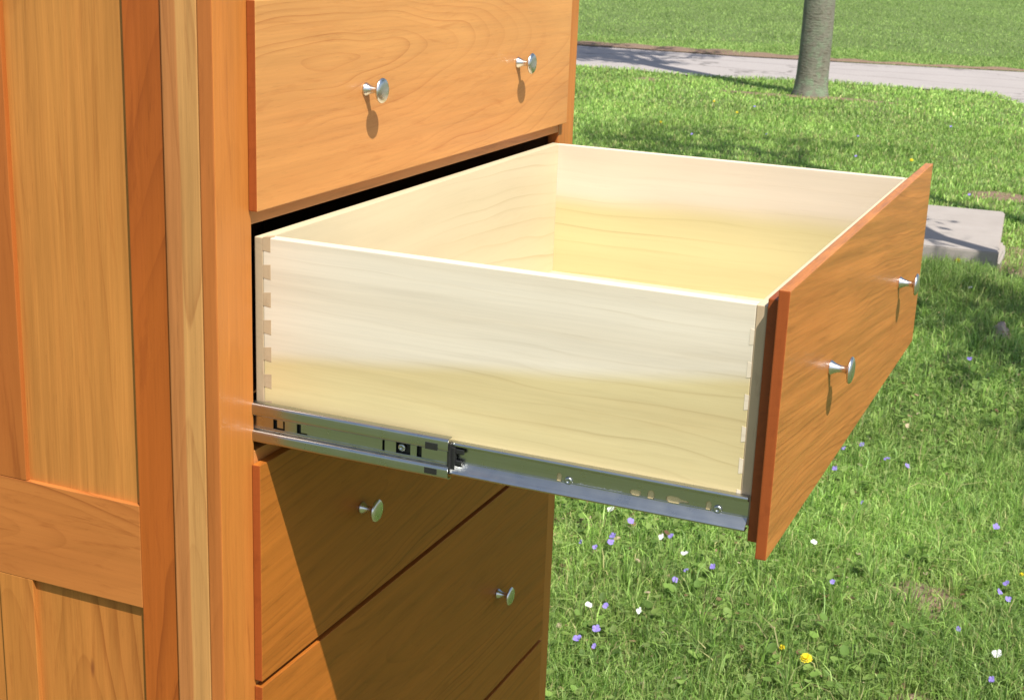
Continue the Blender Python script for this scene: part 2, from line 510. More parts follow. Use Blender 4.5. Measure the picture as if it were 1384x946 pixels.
# far side, back, top, inside boards
cb('far_side', -DEP + 0.066, -0.066, W - 0.024, W - 0.004, -0.24, TOP - 0.001, 'stile')
cb('back_panel', -DEP + 0.004, -DEP + 0.012, 0.051, W - 0.051, -0.24, TOP - 0.001, 'carcass', bev=0)
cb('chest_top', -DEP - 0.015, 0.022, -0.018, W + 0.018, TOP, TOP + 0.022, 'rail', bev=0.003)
cb('inner_side', -DEP + 0.07, -0.0198, 0.0505, 0.0545, -0.24, TOP - 0.002, 'carcass', bev=0)
cb('inner_side', -DEP + 0.07, -0.0198, W - 0.0545, W - 0.0505, -0.24, TOP - 0.002, 'carcass', bev=0)
for z in (1.170, 0.876, 0.592, 0.228, -0.238):
    cb('dust_board', -DEP + 0.013, -0.0195, 0.0548, W - 0.0548, z, z + 0.010, 'carcass', bev=0)

# knob: flared foot, waist, domed disc
KN = lathe('knob', [(0, .0082), (.0012, .0086), (.0030, .0080), (.0055, .0064), (.0090, .0049), (.0130, .0041), (.0170, .0041), (.0195, .0047),
                    (.0208, .0068), (.0216, .0115), (.0225, .0148), (.0237, .0156), (.0248, .0153), (.0262, .0138), (.0272, .0105), (.0277, .006), (.0279, .001)])
KN.materials.append(M['nickel'])
KY = (0.3055, 0.7785)


def closed_drawer(z0, z1, mat, label=None):
    d = empty('drawer', Vector((0, W / 2, (z0 + z1) / 2)) - wloc(chest), chest)
    if label:
        d['label'] = label
    bx('drawer_front', 0.0005, T, A, W - A, z0, z1, [M[mat], M['end']], d, bev=0.0012, end='y')
    for y in KY:
        k = bpy.data.objects.new('knob', KN)
        COL.objects.link(k)
        k.parent = d
        k.location = Vector((T - 0.0004, y, (z0 + z1) / 2)) - wloc(d)
    return d


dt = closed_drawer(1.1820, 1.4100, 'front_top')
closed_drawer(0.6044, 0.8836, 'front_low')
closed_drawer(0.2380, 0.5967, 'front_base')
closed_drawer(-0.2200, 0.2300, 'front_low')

# the open drawer
ZT, ZB = 1.1722, 0.8928
od = empty('open_drawer', Vector((E / 2, W / 2, ZB)) - wloc(chest), chest)
od['label'] = 'drawer pulled right out showing its pale dovetailed box'
bx('drawer_front', E, E + T, A - 0.0010, W - A + 0.0010, ZB, ZT, [M['front_open'], M['end']], od, bev=0.0012, end='y')
bx('inner_board', E - 0.0130, E - 0.0002, 0.0775, W - 0.0775, 0.9035, 1.1585, [M['lip'], M['lip']], od, bev=0.0012)
for y in KY:
    k = bpy.data.objects.new('knob', KN)
    COL.objects.link(k)
    k.parent = od
    k.location = Vector((E + T - 0.0004, y, (ZT + ZB) / 2)) - wloc(od)
c0, c1 = 0.0808, W - 0.0808
S = 0.0152
XB0, XB1 = -0.0045, E - 0.0133
ZK, ZKB = 1.1499, 0.9190
bx('box_side', XB0 + 0.0115, XB1 - 0.0115, c0, c0 + S, ZKB, ZK, M['box_near'], od, bev=0.0008)
bx('box_side', XB0 + 0.0115, XB1 - 0.0115, c1 - S, c1, ZKB, ZK, M['box_far'], od, bev=0.0008)
bx('box_back', XB0, XB0 + 0.0113, c0, c1, ZKB, ZK, [M['box_back'], M['box_end']], od, bev=0.0014, end='y')
bx('box_back_lining', XB0 + 0.0114, XB0 + 0.0165, c0 + S + 0.0002, c1 - S - 0.0002, ZKB, ZK - 0.0003, M['box_back'], od, bev=0)
bx('box_front', XB1 - 0.0113, XB1, c0, c1, ZKB, ZK, [M['box_back'], M['box_end']], od, bev=0.0010, end='y')
bx('box_bottom', XB0 + 0.013, XB1 - 0.013, c0 + 0.006, c1 - 0.006, 0.9300, 0.9360, M['box_back'], od, bev=0)


def dovetail(h0, h1, ln):
    """a tapered tail: h0 tall at the root, h1 at the tip, ln long, lying in XZ, proud by a hair"""
    vs = []
    for y in (0.0, 0.010):
        vs += [(0, y, -h0 / 2), (ln, y, -h1 / 2), (ln, y, h1 / 2), (0, y, h0 / 2)]
    return mesh_from('dovetail', vs, [(0, 1, 2, 3), (7, 6, 5, 4), (0, 4, 5, 1), (1, 5, 6, 2), (2, 6, 7, 3), (3, 7, 4, 0)])


dv = dovetail(0.0150, 0.0175, 0.0100)
dv.materials.append(M['box_end'])
dp = dovetail(0.0170, 0.0150, 0.0042)
dp.materials.append(M['box_pin'])
for k in range(7):
    zc = 1.1432 - 0.0322 * k - (0.0005 if k == 0 else 0)
    o = link('dovetail', dv, None, od, Vector((XB0 + 0.0112, c0 - 0.0003, zc)) - wloc(od))
for k in range(6):
    zc = 1.1168 - 0.0338 * k
    o = link('dovetail_pin', dp, None, od, Vector((XB1 - 0.0155, c0 - 0.0003, zc)) - wloc(od))

# ball bearing slide under the near side
sd = empty('drawer_slide', Vector((0.29, 0.07, 0.934)) - wloc(chest), chest)
off = -wloc(sd)


def slide_part(name, vf, mat):
    me = mesh_from(name, [tuple(Vector(v) + off) for v in vf[0]], vf[1])
    bm = bmesh.new(); bm.from_mesh(me)
    bmesh.ops.recalc_face_normals(bm, faces=bm.faces)
    for e_ in bm.edges:
        if len(e_.link_faces) == 2 and e_.calc_face_angle(0) > 0.7:
            e_.smooth = False
    for f_ in bm.faces:
        f_.smooth = True
    bm.to_mesh(me); bm.free()
    return link(name, me, M[mat], sd)


def arcp(cy, cz, r, a0, a1, n=6):
    return [(cy + r * math.cos(R(a0 + (a1 - a0) * i / n)), cz + r * math.sin(R(a0 + (a1 - a0) * i / n))) for i in range(n + 1)]


XO0, XO1 = -0.30, 0.2510
top = [(0.0745, 0.9572), (0.0690, 0.9572)] + arcp(0.0685, 0.9542, 0.0030, 90, 180) + [(0.0655, 0.9470)] + arcp(0.0685, 0.9468, 0.0030, 180, 255, 4) + [(0.0712, 0.9428), (0.0712, 0.9420)]
bot = [(0.0712, 0.9282), (0.0712, 0.9262)] + [(0.0700, 0.9250)] + arcp(0.0690, 0.9210, 0.0035, 95, 180, 6) + [(0.0655, 0.9150)] + arcp(0.0685, 0.9145, 0.0030, 180, 270) + [(0.0745, 0.9115)]
slide_part('slide_channel', join(strip_x(XO0, XO1, top[::-1]), strip_x(XO0, XO1, bot[::-1])), 'zinc')


def rect(x0, x1, z0, z1):
    return [(x0, z0), (x1, z0), (x1, z1), (x0, z1)]


def slot(xc, zc, wd, h, n=6):
    r = min(wd, h) / 2
    pts = []
    if h >= wd:
        for i in range(n + 1):
            a = math.pi * i / n
            pts.append((xc + r * math.cos(a), zc + h / 2 - r + r * math.sin(a)))
        for i in range(n + 1):
            a = math.pi + math.pi * i / n
            pts.append((xc + r * math.cos(a), zc - h / 2 + r + r * math.sin(a)))
    else:
        for i in range(n + 1):
            a = -math.pi / 2 + math.pi * i / n
            pts.append((xc + wd / 2 - r + r * math.cos(a), zc + r * math.sin(a)))
        for i in range(n + 1):
            a = math.pi / 2 + math.pi * i / n
            pts.append((xc - wd / 2 + r + r * math.cos(a), zc + r * math.sin(a)))
    return pts


Lh = [(0.0245, 0.9290), (0.0400, 0.9290), (0.0400, 0.9402), (0.0378, 0.9402), (0.0378, 0.9312), (0.0298, 0.9312), (0.0298, 0.9405), (0.0245, 0.9405)]
Lh2 = [(0.0560, 0.9290), (0.0700, 0.9290), (0.0700, 0.9306), (0.0615, 0.9306), (0.0615, 0.9402), (0.0560, 0.9402)]
pl = plate('channel_web', rect(XO0, XO1 - 0.001, 0.9270, 0.9432),
           [Lh, Lh2, rect(0.1668, 0.1698, 0.9285, 0.9410), rect(0.1840, 0.2020, 0.9288, 0.9414), rect(0.2098, 0.2160, 0.9288, 0.9414)], 0.0712, 0.0011)
for v in pl.vertices:
    v.co += off
link('channel_web', pl, M['zinc'], sd)
# cabinet member seen inside the channel
slide_part('cabinet_member', strip_x(-0.60, 0.235, [(0.0780, 0.949), (0.0755, 0.948), (0.0752, 0.9200), (0.0780, 0.9190)]), 'black')
# rail screwed to the drawer box
XI0, XI1 = 0.06, 0.5830
rt = [(0.0804, 0.9512), (0.0752, 0.9512)] + arcp(0.0748, 0.9498, 0.0014, 90, 200, 5) + [(0.0764, 0.9478), (0.0786, 0.9470), (0.0792, 0.9452)]
rb = [(0.0792, 0.9290), (0.0790, 0.9278), (0.0780, 0.9268), (0.0744, 0.9236), (0.0706, 0.9202), (0.0694, 0.9193), (0.0687, 0.9184), (0.0692, 0.9176), (0.0708, 0.9174), (0.0804, 0.9174)]
slide_part('drawer_rail', join(strip_x(XI0, XI1, rt[::-1]), strip_x(XI0, XI1, rb[::-1])), 'zinc')
key = [(0.5125, 0.9305), (0.5205, 0.9312), (0.5205, 0.9330), (0.5125, 0.9345)]
kh = [(0.4965 + 0.0, 0.9325)] + [(0.5050 + 0.0082 * math.cos(a) - 0.0005, 0.9325 + 0.0040 * math.sin(a)) for a in [math.pi - 0.5 - i * (2 * math.pi - 1.0 - 0.9) / 12 / 1.0 for i in range(0)]]
pl = plate('rail_web', rect(XI0, XI1, 0.9268, 0.9462),
           [slot(0.3766, 0.9320, 0.0058, 0.0125), slot(0.4625, 0.9322, 0.0125, 0.0062), slot(0.4795, 0.9318, 0.0075, 0.0130),
            [(0.4955, 0.9340), (0.4965, 0.9300), (0.5000, 0.9282), (0.5085, 0.9284), (0.5120, 0.9308), (0.5205, 0.9314), (0.5205, 0.9334), (0.5120, 0.9342), (0.5085, 0.9362), (0.4990, 0.9362)],
            slot(0.5417, 0.9320, 0.0060, 0.0125)], 0.0792, 0.0010)
for v in pl.vertices:
    v.co += off
link('rail_web', pl, M['zinc'], sd)
# stamped marks, too worn to read
rng = random.Random(4)
vs, fs = [], []
x = 0.398
while x < 0.448:
    wd = rng.uniform(0.0006, 0.0016)
    h = rng.uniform(0.0010, 0.0018) if x < 0.404 or rng.random() < 0.5 else 0.0008
    zb = 0.9296 - (x - 0.398) * 0.0
    n = len(vs)
    for (a, b) in ((x, zb), (x + wd, zb), (x + wd, zb + h), (x, zb + h)):
        vs.append((a, 0.0790, b))
    fs.append((n, n + 1, n + 2, n + 3))
    x += wd + rng.uniform(0.0003, 0.0009) + (0.003 if 0.428 < x < 0.431 else 0)
slide_part('stamped_mark', (vs, fs), 'stamp')
# pan head screws with a cross recess
SC = lathe('screw', [(0, .0040), (-.0008, .0041), (-.0016, .0036), (-.0021, .0026), (-.0021, .0017), (-.0012, .0012), (-.0009, .0003)], 20)
for v in SC.vertices:
    v.co = Vector((v.co.y, v.co.x, v.co.z))
for v in SC.vertices:
    v.co *= 1.15
SC.flip_normals()
SC.materials.append(M['zinc'])
for xs in (0.3875, 0.5515):
    o = link('screw', SC, None, sd, Vector((xs, 0.0792, 0.9312)) - wloc(sd))
o = link('screw', SC, None, sd, Vector((0.1905, 0.0735, 0.9355)) - wloc(sd))
# black bearing retainer that shows through the channel end
vs = []
rb1 = [box_mesh('t', 0.0150, 0.0012, 0.0078, 0.0003), box_mesh('t', 0.0150, 0.0012, 0.0068, 0.0003), box_mesh('t', 0.006, 0.006, 0.026, 0.001), box_mesh('t', 0.016, 0.003, 0.006, 0.001),
       box_mesh('t', 0.011, 0.003, 0.0055, 0.001), box_mesh('t', 0.004, 0.009, 0.036, 0.001)]
locs = [(0.2310, 0.0643, 0.9470), (0.2305, 0.0643, 0.9180), (0.2535, 0.0735, 0.9345), (0.258, 0.0750, 0.9425), (0.258, 0.0750, 0.9292), (0.2505, 0.0720, 0.9345)]
bm = bmesh.new()
for me_, l in zip(rb1, locs):
    me_.transform(Matrix.Translation(Vector(l) + off))
    bm.from_mesh(me_)
me_ = bpy.data.meshes.new('bearing_retainer')
bm.to_mesh(me_)
bm.free()
link('bearing_retainer', me_, M['black'], sd)

# ------------------------------------------------------------------ ground, path, slab
PN = [(-49.542, 20.282), (-15.009, 18.309), (-8.842, 17.877), (-6.191, 17.631), (-5.636, 17.717), (-4.587, 17.544), (-3.009, 18.038), (-2.133, 18.136), (-1.233, 18.26), (-0.875, 18.186), (-0.431, 17.076), (0.223, 15.596), (1.764, 13.376), (5.341, 10.539), (14.591, 7.086)]
PF = [(-49.542, 23.242), (-15.009, 21.269), (-8.842, 20.961), (-7.523, 20.924), (-6.474, 20.998), (-4.908, 20.998), (-3.625, 21.269), (-2.269, 21.553), (-0.863, 21.886), (1.641, 22.379), (7.191, 23.242), (17.058, 24.969)]


def near_y(x):
    return np.interp(x, [p[0] for p in PN], [p[1] for p in PN])


def far_y(x):
    return np.interp(x, [p[0] for p in PF], [p[1] for p in PF])


def in_path(x, y):
    return (y > near_y(x)) & (y < far_y(x))


# ground
rn = np.random.default_rng(7)
N_ = NT('lawn_soil')
gv, gx = N_.obj()
n1 = N_.noise(gv, 1.3, 4.0, 0.6)
n2 = N_.noise(gv, 22.0, 4.0, 0.65)
n3 = N_.noise(gv, 160.0, 2.0, 0.6)
far_mix = N_.step(gx['y'], 7.0, 24.0)
soil = N_.mix(n2, (0.075, 0.065, 0.030), (0.150, 0.130, 0.065))
turf = N_.mix(N_.m('ADD', N_.m('MULTIPLY', n1, 0.6), N_.m('MULTIPLY', n3, 0.4)), (0.062, 0.100, 0.024), (0.130, 0.175, 0.050))
mossy = N_.step(N_.m('ADD', N_.m('MULTIPLY', n1, 0.5), N_.m('MULTIPLY', n2, 0.5)), 0.36, 0.60)
cg = N_.mix(N_.m('MAXIMUM', N_.m('MULTIPLY_ADD', mossy, 0.5, 0.4), far_mix), soil, turf)
M['ground'] = N_.out(cg, 0.9, 0.2)
N_.bump(N_.m('ADD', n2, n3), 0.5, 0.01)
gs = 60
gxs = np.concatenate([[-900, -200, -60], np.linspace(-22, 14, 100), [40, 200, 900]])
gys = np.concatenate([[-900, -200, -40, -10], np.linspace(-4, 45, 130), [80, 200, 600, 1500]])
X, Y = np.meshgrid(gxs, gys)
Z = 0.008 * np.sin(X * 3.1 + Y * 1.3) + 0.006 * np.sin(Y * 4.7 - X * 2.0)
Z = np.where(in_path(X, Y) | (Y > 45) | (Y < -4) | (X < -22) | (X > 14), -0.01, Z - 0.012)
V = np.stack([X, Y, Z], -1).reshape(-1, 3)
nx, ny = len(gxs), len(gys)
idx = np.arange(nx * ny).reshape(ny, nx)
Q = np.stack([idx[:-1, :-1], idx[:-1, 1:], idx[1:, 1:], idx[1:, :-1]], -1).reshape(-1, 4)
link('ground', arr_mesh('ground', V, None, Q), M['ground'], None, (0, 0, GZ), 'structure')

# asphalt path
N_ = NT('worn_asphalt')
pv, px = N_.obj()
a = N_.noise(pv, 90.0, 4.0, 0.7)
b = N_.noise(pv, 1.5, 3.0, 0.6)
c = N_.mix(N_.m('ADD', N_.m('MULTIPLY', a, 0.6), N_.m('MULTIPLY', b, 0.4)), (0.235, 0.210, 0.195), (0.370, 0.332, 0.310))
c = N_.mix(N_.step(N_.noise(pv, 260.0, 1.0), 0.62, 0.74), c, (0.46, 0.42, 0.38))
ck = N_.new('ShaderNodeTexVoronoi', feature='DISTANCE_TO_EDGE')
N_.set(ck.inputs['Vector'], N_.xyz(N_.m('MULTIPLY_ADD', b, 0.9, N_.m('MULTIPLY', px['x'], 0.42)), N_.m('MULTIPLY_ADD', a, 0.06, N_.m('MULTIPLY', px['y'], 0.7)), 0.0))
ck.inputs['Scale'].default_value = 1.0
c = N_.mix(N_.step(ck.outputs['Distance'], 0.020, 0.004, 0.0, 0.55), c, (0.07, 0.06, 0.05))
N_.bump(a, 0.6, 0.006)
M['asphalt'] = N_.out(c, 0.85, 0.3)
xs = np.arange(-36, 11.01, 0.5)
vv, ff = [], []
for i, x in enumerate(xs):
    a0, a1 = float(near_y(x)) - 0.04, float(far_y(x))
    for t in np.linspace(0, 1, 6):
        vv.append((float(x), a0 + (a1 - a0) * t, 0.006 + 0.012 * math.sin(math.pi * t)))
for i in range(len(xs) - 1):
    for j in range(5):
        k = i * 6 + j
        ff.append((k, k + 6, k + 7, k + 1))
link('path', mesh_from('path', vv, ff, True), M['asphalt'], None, (0, 0, GZ), 'structure')

# earth verge on the far side of the path
N_ = NT('bare_earth')
ev, ex = N_.obj()
e1 = N_.noise(ev, 14.0, 5.0, 0.7)
e2 = N_.noise(ev, 120.0, 3.0, 0.6)
c = N_.mix(e1, (0.11, 0.070, 0.045), (0.26, 0.18, 0.125))
c = N_.mix(N_.step(e2, 0.55, 0.7), c, (0.33, 0.25, 0.18))
N_.bump(N_.m('ADD', e1, e2), 0.8, 0.012)
M['earth'] = N_.out(c, 0.95, 0.15)
vv, ff = [], []
xs = np.arange(-17, 5.01, 0.14)
for i, x in enumerate(xs):
    y0 = float(far_y(x)) - 0.05
    wd = 0.10 + 0.42 * max(0.0, 0.45 + 0.5 * math.sin(x * 0.9 + 0.4) + 0.25 * math.sin(x * 3.3)) + (0.35 if x < -3.6 else 0.05)
    for t in (0, 0.3, 0.7, 1):
        vv.append((float(x), y0 + wd * t, 0.020 + (0.03 * math.sin(math.pi * t) * (1 + 0.4 * math.sin(x * 9)))))
for i in range(len(xs) - 1):
    for j in range(3):
        k = i * 4 + j
        ff.append((k, k + 4, k + 5, k + 1))
link('earth_verge', mesh_from('earth_verge', vv, ff, True), M['earth'], None, (0, 0, GZ), 'structure')


def mound(name, cx, cy, rx, ry, h, mat, seed, kind='structure', n=28, rings=7):
    rg = random.Random(seed)
    ph = [rg.uniform(0, 6.28) for _ in range(4)]
    vs = [(0, 0, h)]
    fs = []
    for i in range(1, rings + 1):
        t = i / rings
        for k in range(n):
            a = 2 * math.pi * k / n
            wob = 1 + 0.22 * math.sin(2 * a + ph[0]) + 0.14 * math.sin(3 * a + ph[1]) + 0.07 * math.sin(7 * a + ph[2])
            z = h * (1 - t * t) + rg.uniform(-1, 1) * 0.18 * h - (0.012 if i == rings else 0)
            vs.append((rx * t * wob * math.cos(a), ry * t * wob * math.sin(a), z))
    for k in range(n):
        fs.append((0, 1 + k, 1 + (k + 1) % n))
    for i in range(rings - 1):
        for k in range(n):
            a = 1 + i * n + k
            b = 1 + i * n + (k + 1) % n
            fs.append((a, a + n, b + n, b))
    me = mesh_from(name, vs, fs, True)
    return link(name, me, mat, None, (cx, cy, GZ), kind)


PATCH = [(0.512, 2.806, 0.105, 0.123, 0.0105), (0.605, 2.152, 0.092, 0.068, 0.0077), (0.309, 7.764, 0.197, 0.555, 0.0105),
         (-3.144, 16.089, 0.678, 0.123, 0.007), (-2.33, 16.249, 0.518, 0.099, 0.007), (-0.024, 10.292, 0.25, 0.22, 0.0042), (-5.019, 16.706, 0.185, 0.148, 0.007)]
for i, q in enumerate(PATCH):
    mound('soil_patch', q[0], q[1], q[2], q[3], q[4], M['earth'], 40 + i)

# concrete slab
N_ = NT('weathered_concrete')
cv, cx = N_.obj()
k1 = N_.noise(cv, 5.0, 5.0, 0.65)
k2 = N_.noise(cv, 130.0, 3.0, 0.6)
c = N_.mix(N_.m('ADD', N_.m('MULTIPLY', k1, 0.65), N_.m('MULTIPLY', k2, 0.35)), (0.22, 0.19, 0.165), (0.38, 0.34, 0.305))
N_.bump(k2, 0.4, 0.004)
M['concrete'] = N_.out(c, 0.85, 0.25)
slab = empty('concrete_slab', (-0.456, 8.109, GZ), None, 'low pale concrete slab in the grass beyond the open drawer front', 'slab')


def prism(name, pts, z0, z1, mat, parent, bev=0.008):
    bm = bmesh.new()
    lo = [bm.verts.new((x, y, z0)) for x, y in pts]
    hi = [bm.verts.new((x, y, z1)) for x, y in pts]
    n = len(pts)
    bm.faces.new(lo[::-1])
    bm.faces.new(hi)
    for i in range(n):
        bm.faces.new((lo[i], lo[(i + 1) % n], hi[(i + 1) % n], hi[i]))
    bmesh.ops.recalc_face_normals(bm, faces=bm.faces)
    if bev:
        bmesh.ops.bevel(bm, geom=list(bm.edges), offset=bev, segments=2, affect='EDGES')
    me = bpy.data.meshes.new(name)
    bm.to_mesh(me)
    bm.free()
    o = link(name, me, mat, parent)
    return o


prism('slab_top', [(-0.765, -0.74), (0.681, -0.654), (0.58, 0.74), (0.557, 0.767), (-0.863, 0.666)], -0.062, 0.123, M['concrete'], slab)
prism('slab_footing', [(0.50, -0.60), (0.690, -0.60), (0.685, -0.22), (0.660, 0.02), (0.55, 0.05)], -0.05, 0.058, M['concrete'], slab, 0.014)

# field stone
N_ = NT('field_stone')
sv, sx = N_.obj()
c = N_.mix(N_.noise(sv, 22.0, 4.0, 0.65), (0.30, 0.22, 0.17), (0.50, 0.42, 0.35))
c = N_.mix(N_.step(N_.noise(sv, 60.0, 2.0), 0.56, 0.7), c, (0.34, 0.18, 0.12))
M['stone'] = N_.out(c, 0.85, 0.25)
st = mound('field_stone', 0.401, 5.945, 0.060, 0.072, 0.080, M['stone'], 5, 'thing', 20, 6)
tag(st, 'small rounded pinkish stone lying in the shaded grass right of the drawer', 'stone')

# ------------------------------------------------------------------ grass
N_ = NT('grass_blade')
at = N_.new('ShaderNodeVertexColor')
at.layer_name = 'tint'
N_.out(at.outputs[0], 0.55, 0.28)
N_.bsdf.inputs['Base Color'].default_value = (0, 0, 0, 1)
tr = N_.new('ShaderNodeBsdfTranslucent')
hs = N_.new('ShaderNodeHueSaturation')
hs.inputs['Value'].default_value = 1.15
hs.inputs['Hue'].default_value = 0.492
N_.t.links.new(at.outputs[0], hs.inputs['Color'])
N_.t.links.new(hs.outputs[0], tr.inputs[0])
mx = N_.new('ShaderNodeMixShader')
mx.inputs[0].default_value = 0.42
N_.t.links.new(N_.bsdf.outputs[0], mx.inputs[1])
N_.t.links.new(tr.outputs[0], mx.inputs[2])
N_.t.links.new(mx.outputs[0], N_.n['Material Output'].inputs[0])
M['grass'] = N_.mat

CAMXY = np.array([0.89624, -1.29546])


def wedge(rg, n, d0, d1, px0=560, px1=1560):
    """points on the lawn over the ground the picture can see, with a margin"""
    d = np.sqrt(rg.uniform(d0 * d0, d1 * d1, n))
    f0 = math.atan((px0 - 692) / 1985.0)
    f1 = math.atan((px1 - 692) / 1985.0)
    a = rg.uniform(f0, f1, n)
    hx = -math.sin(y_) * np.cos(a) + math.cos(y_) * np.sin(a)
    hy = math.cos(y_) * np.cos(a) + math.sin(y_) * np.sin(a)
    return CAMXY[0] + hx * d, CAMXY[1] + hy * d


def vnoise(x, y, s, seed):
    """cheap smooth value noise"""
    rg = np.random.default_rng(seed)
    tab = rg.uniform(0, 1, (64, 64))
    u, v = x * s + 1000.0, y * s + 1000.0
    i, j = np.floor(u).astype(int), np.floor(v).astype(int)
    fu, fv = u - i, v - j
    fu = fu * fu * (3 - 2 * fu)
    fv = fv * fv * (3 - 2 * fv)
    g = lambda a, b: tab[a % 64, b % 64]
    return (g(i, j) * (1 - fu) + g(i + 1, j) * fu) * (1 - fv) + (g(i, j + 1) * (1 - fu) + g(i + 1, j + 1) * fu) * fv


def keep_grass(rg, x, y):
    ok = ~in_path(x, y - 0.0)
    ok &= ~((x > -1.245) & (x < 0.225 - (y - 7.456) * 0.078) & (y > 7.431) & (y < 8.849))
    ok &= ~((x > -0.62) & (x < -0.04) & (y > 0.03) & (y < 1.03))
    vf = far_y(x)
    ok &= ~((y > vf) & (y < vf + 0.30) & (rg.uniform(0, 1, len(x)) < 0.7))
    for (cx, cy, rx, ry, h) in PATCH:
        e = ((x - cx) / rx) ** 2 + ((y - cy) / ry) ** 2
        ok &= ~((e < 1.1) & (rg.uniform(0, 1, len(x)) < 0.72))
    ok &= ~(((x - -2.824) ** 2 + (y - 16.336) ** 2) < 0.23 ** 2)
    return ok


PAL = np.array([[0.195, 0.305, 0.060], [0.262, 0.372, 0.088], [0.105, 0.190, 0.035], [0.345, 0.430, 0.138], [0.242, 0.336, 0.112], [0.42, 0.36, 0.17], [0.30, 0.33, 0.11]])
PRB = np.array([0.25, 0.24, 0.14, 0.14, 0.11, 0.05, 0.07])


def blades(x, y, h, wd, rg, lean=0.6, bright=None):
    n = len(x)
    a = rg.uniform(0, 2 * np.pi, n)
    ca, sa = np.cos(a), np.sin(a)
    b = rg.uniform(0, 2 * np.pi, n)
    ln = np.abs(rg.normal(0, lean, n)) * h
    dx, dy = np.cos(b) * ln, np.sin(b) * ln
    z0 = np.full(n, -0.015)
    hw = wd / 2
    V = np.empty((n, 5, 3))
    V[:, 0] = np.stack([x - ca * hw, y - sa * hw, z0], -1)
    V[:, 1] = np.stack([x + ca * hw, y + sa * hw, z0], -1)
    V[:, 2] = np.stack([x + dx * .32 - ca * hw * .8, y + dy * .32 - sa * hw * .8, h * .58], -1)
    V[:, 3] = np.stack([x + dx * .32 + ca * hw * .8, y + dy * .32 + sa * hw * .8, h * .58], -1)
    V[:, 4] = np.stack([x + dx, y + dy, h * np.clip(1.0 - 0.25 * ln / np.maximum(h, 1e-4), .45, 1)], -1)
    ci = rg.choice(len(PAL), n, p=PRB)
    col = PAL[ci] * rg.uniform(0.62, 1.38, n)[:, None]
    pat = vnoise(x, y, 0.9, 3)[:, None]
    pat2 = vnoise(x, y, 3.7, 4)[:, None]
    col = col * (0.78 + 0.42 * pat) * np.array([0.92, 1, 0.95]) + np.array([0.05, 0.035, 0.01]) * np.clip(pat2 - 0.55, 0, 1)
    if bright is not None:
        col = col * bright[:, None]
    fm = np.clip((y - 16) / 14, 0, 0.8)[:, None]           # distant turf: fine blades, little contrast between them
    col = col * (1 - fm) + fm * np.array([0.260, 0.370, 0.110]) * (0.88 + 0.24 * pat)
    C = np.repeat(col[:, None, :], 5, 1)
    base = np.arange(n)[:, None] * 5
    quads = base + np.array([0, 1, 3, 2])
    tris = base + np.array([2, 3, 4])
    return V.reshape(-1, 3), tris, quads, C.reshape(-1, 3)


def grass_field(name, bands, seed):
    Vs, Ts, Qs, Cs = [], [], [], []
    k = 0
    rg = np.random.default_rng(seed)
    for bd in bands:
        d0, d1, n, h0, w0, lean = bd[:6]
        x, y = wedge(rg, n, d0, d1, *bd[6:])
        ok = keep_grass(rg, x, y)
        cl = vnoise(x, y, 5.0, 11) * 0.6 + vnoise(x, y, 14.0, 12) * 0.4
        ok &= rg.uniform(0, 1, n) < np.clip(0.15 + 1.4 * cl, 0, 1)
        x, y, cl = x[ok], y[ok], cl[ok]
        tall = np.clip(vnoise(x, y, 1.6, 13) - 0.5, 0, 1) * 1.3
        right = np.clip((x - 0.346) / 0.5, 0, 1) * np.clip((5.852 - y) / 1.8, 0, 1)
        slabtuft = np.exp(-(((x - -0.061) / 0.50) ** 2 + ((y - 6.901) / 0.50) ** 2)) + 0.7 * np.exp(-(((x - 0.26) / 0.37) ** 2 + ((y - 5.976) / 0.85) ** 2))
        edge = np.exp(-((y - near_y(x) + 0.1) / 0.15) ** 2) + np.exp(-((y - far_y(x) - 0.5) / 0.25) ** 2)
        h = h0 * rg.uniform(0.5, 1.25, len(x)) * (0.75 + tall + 0.35 * right + 1.25 * slabtuft + 0.55 * edge)
        far = np.clip((y - 6) / 12, 0, 1)
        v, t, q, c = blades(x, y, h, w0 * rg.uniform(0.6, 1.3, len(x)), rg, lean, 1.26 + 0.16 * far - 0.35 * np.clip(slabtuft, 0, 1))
        Vs.append(v); Ts.append(t + k); Qs.append(q + k); Cs.append(c)
        k += len(v)
    me = arr_mesh(name, np.concatenate(Vs), np.concatenate(Ts), np.concatenate(Qs), np.concatenate(Cs))
    return link(name, me, M['grass'], None, (0, 0, GZ), 'stuff')


g = grass_field('lawn_grass', [(2.6, 5.6, 150000, 0.054, 0.0031, 0.95), (5.6, 9.5, 130000, 0.054, 0.0052, 0.95), (9.5, 16.0, 120000, 0.042, 0.0085, 1.0),
                               (16.0, 26.0, 130000, 0.040, 0.012, 1.1), (26.0, 58.0, 130000, 0.030, 0.018, 1.3)]
                + [(2.3, 6.0, 60000, 0.054, 0.0060, 0.95, -1000, 560), (6.0, 12.0, 70000, 0.052, 0.010, 0.95, -1000, 560), (12.0, 26.0, 70000, 0.044, 0.018, 1.0, -1000, 560), (26.0, 58.0, 60000, 0.034, 0.032, 1.2, -1000, 560),
                   (2.3, 6.0, 45000, 0.054, 0.0050, 0.95, 1560, 2600), (6.0, 12.0, 45000, 0.052, 0.009, 0.95, 1560, 2600), (12.0, 26.0, 45000, 0.044, 0.018, 1.0, 1560, 2600), (26.0, 58.0, 40000, 0.034, 0.032, 1.2, 1560, 2600)], 1)
tag(g, 'short mown lawn grass round the chest and beyond the path', 'grass')


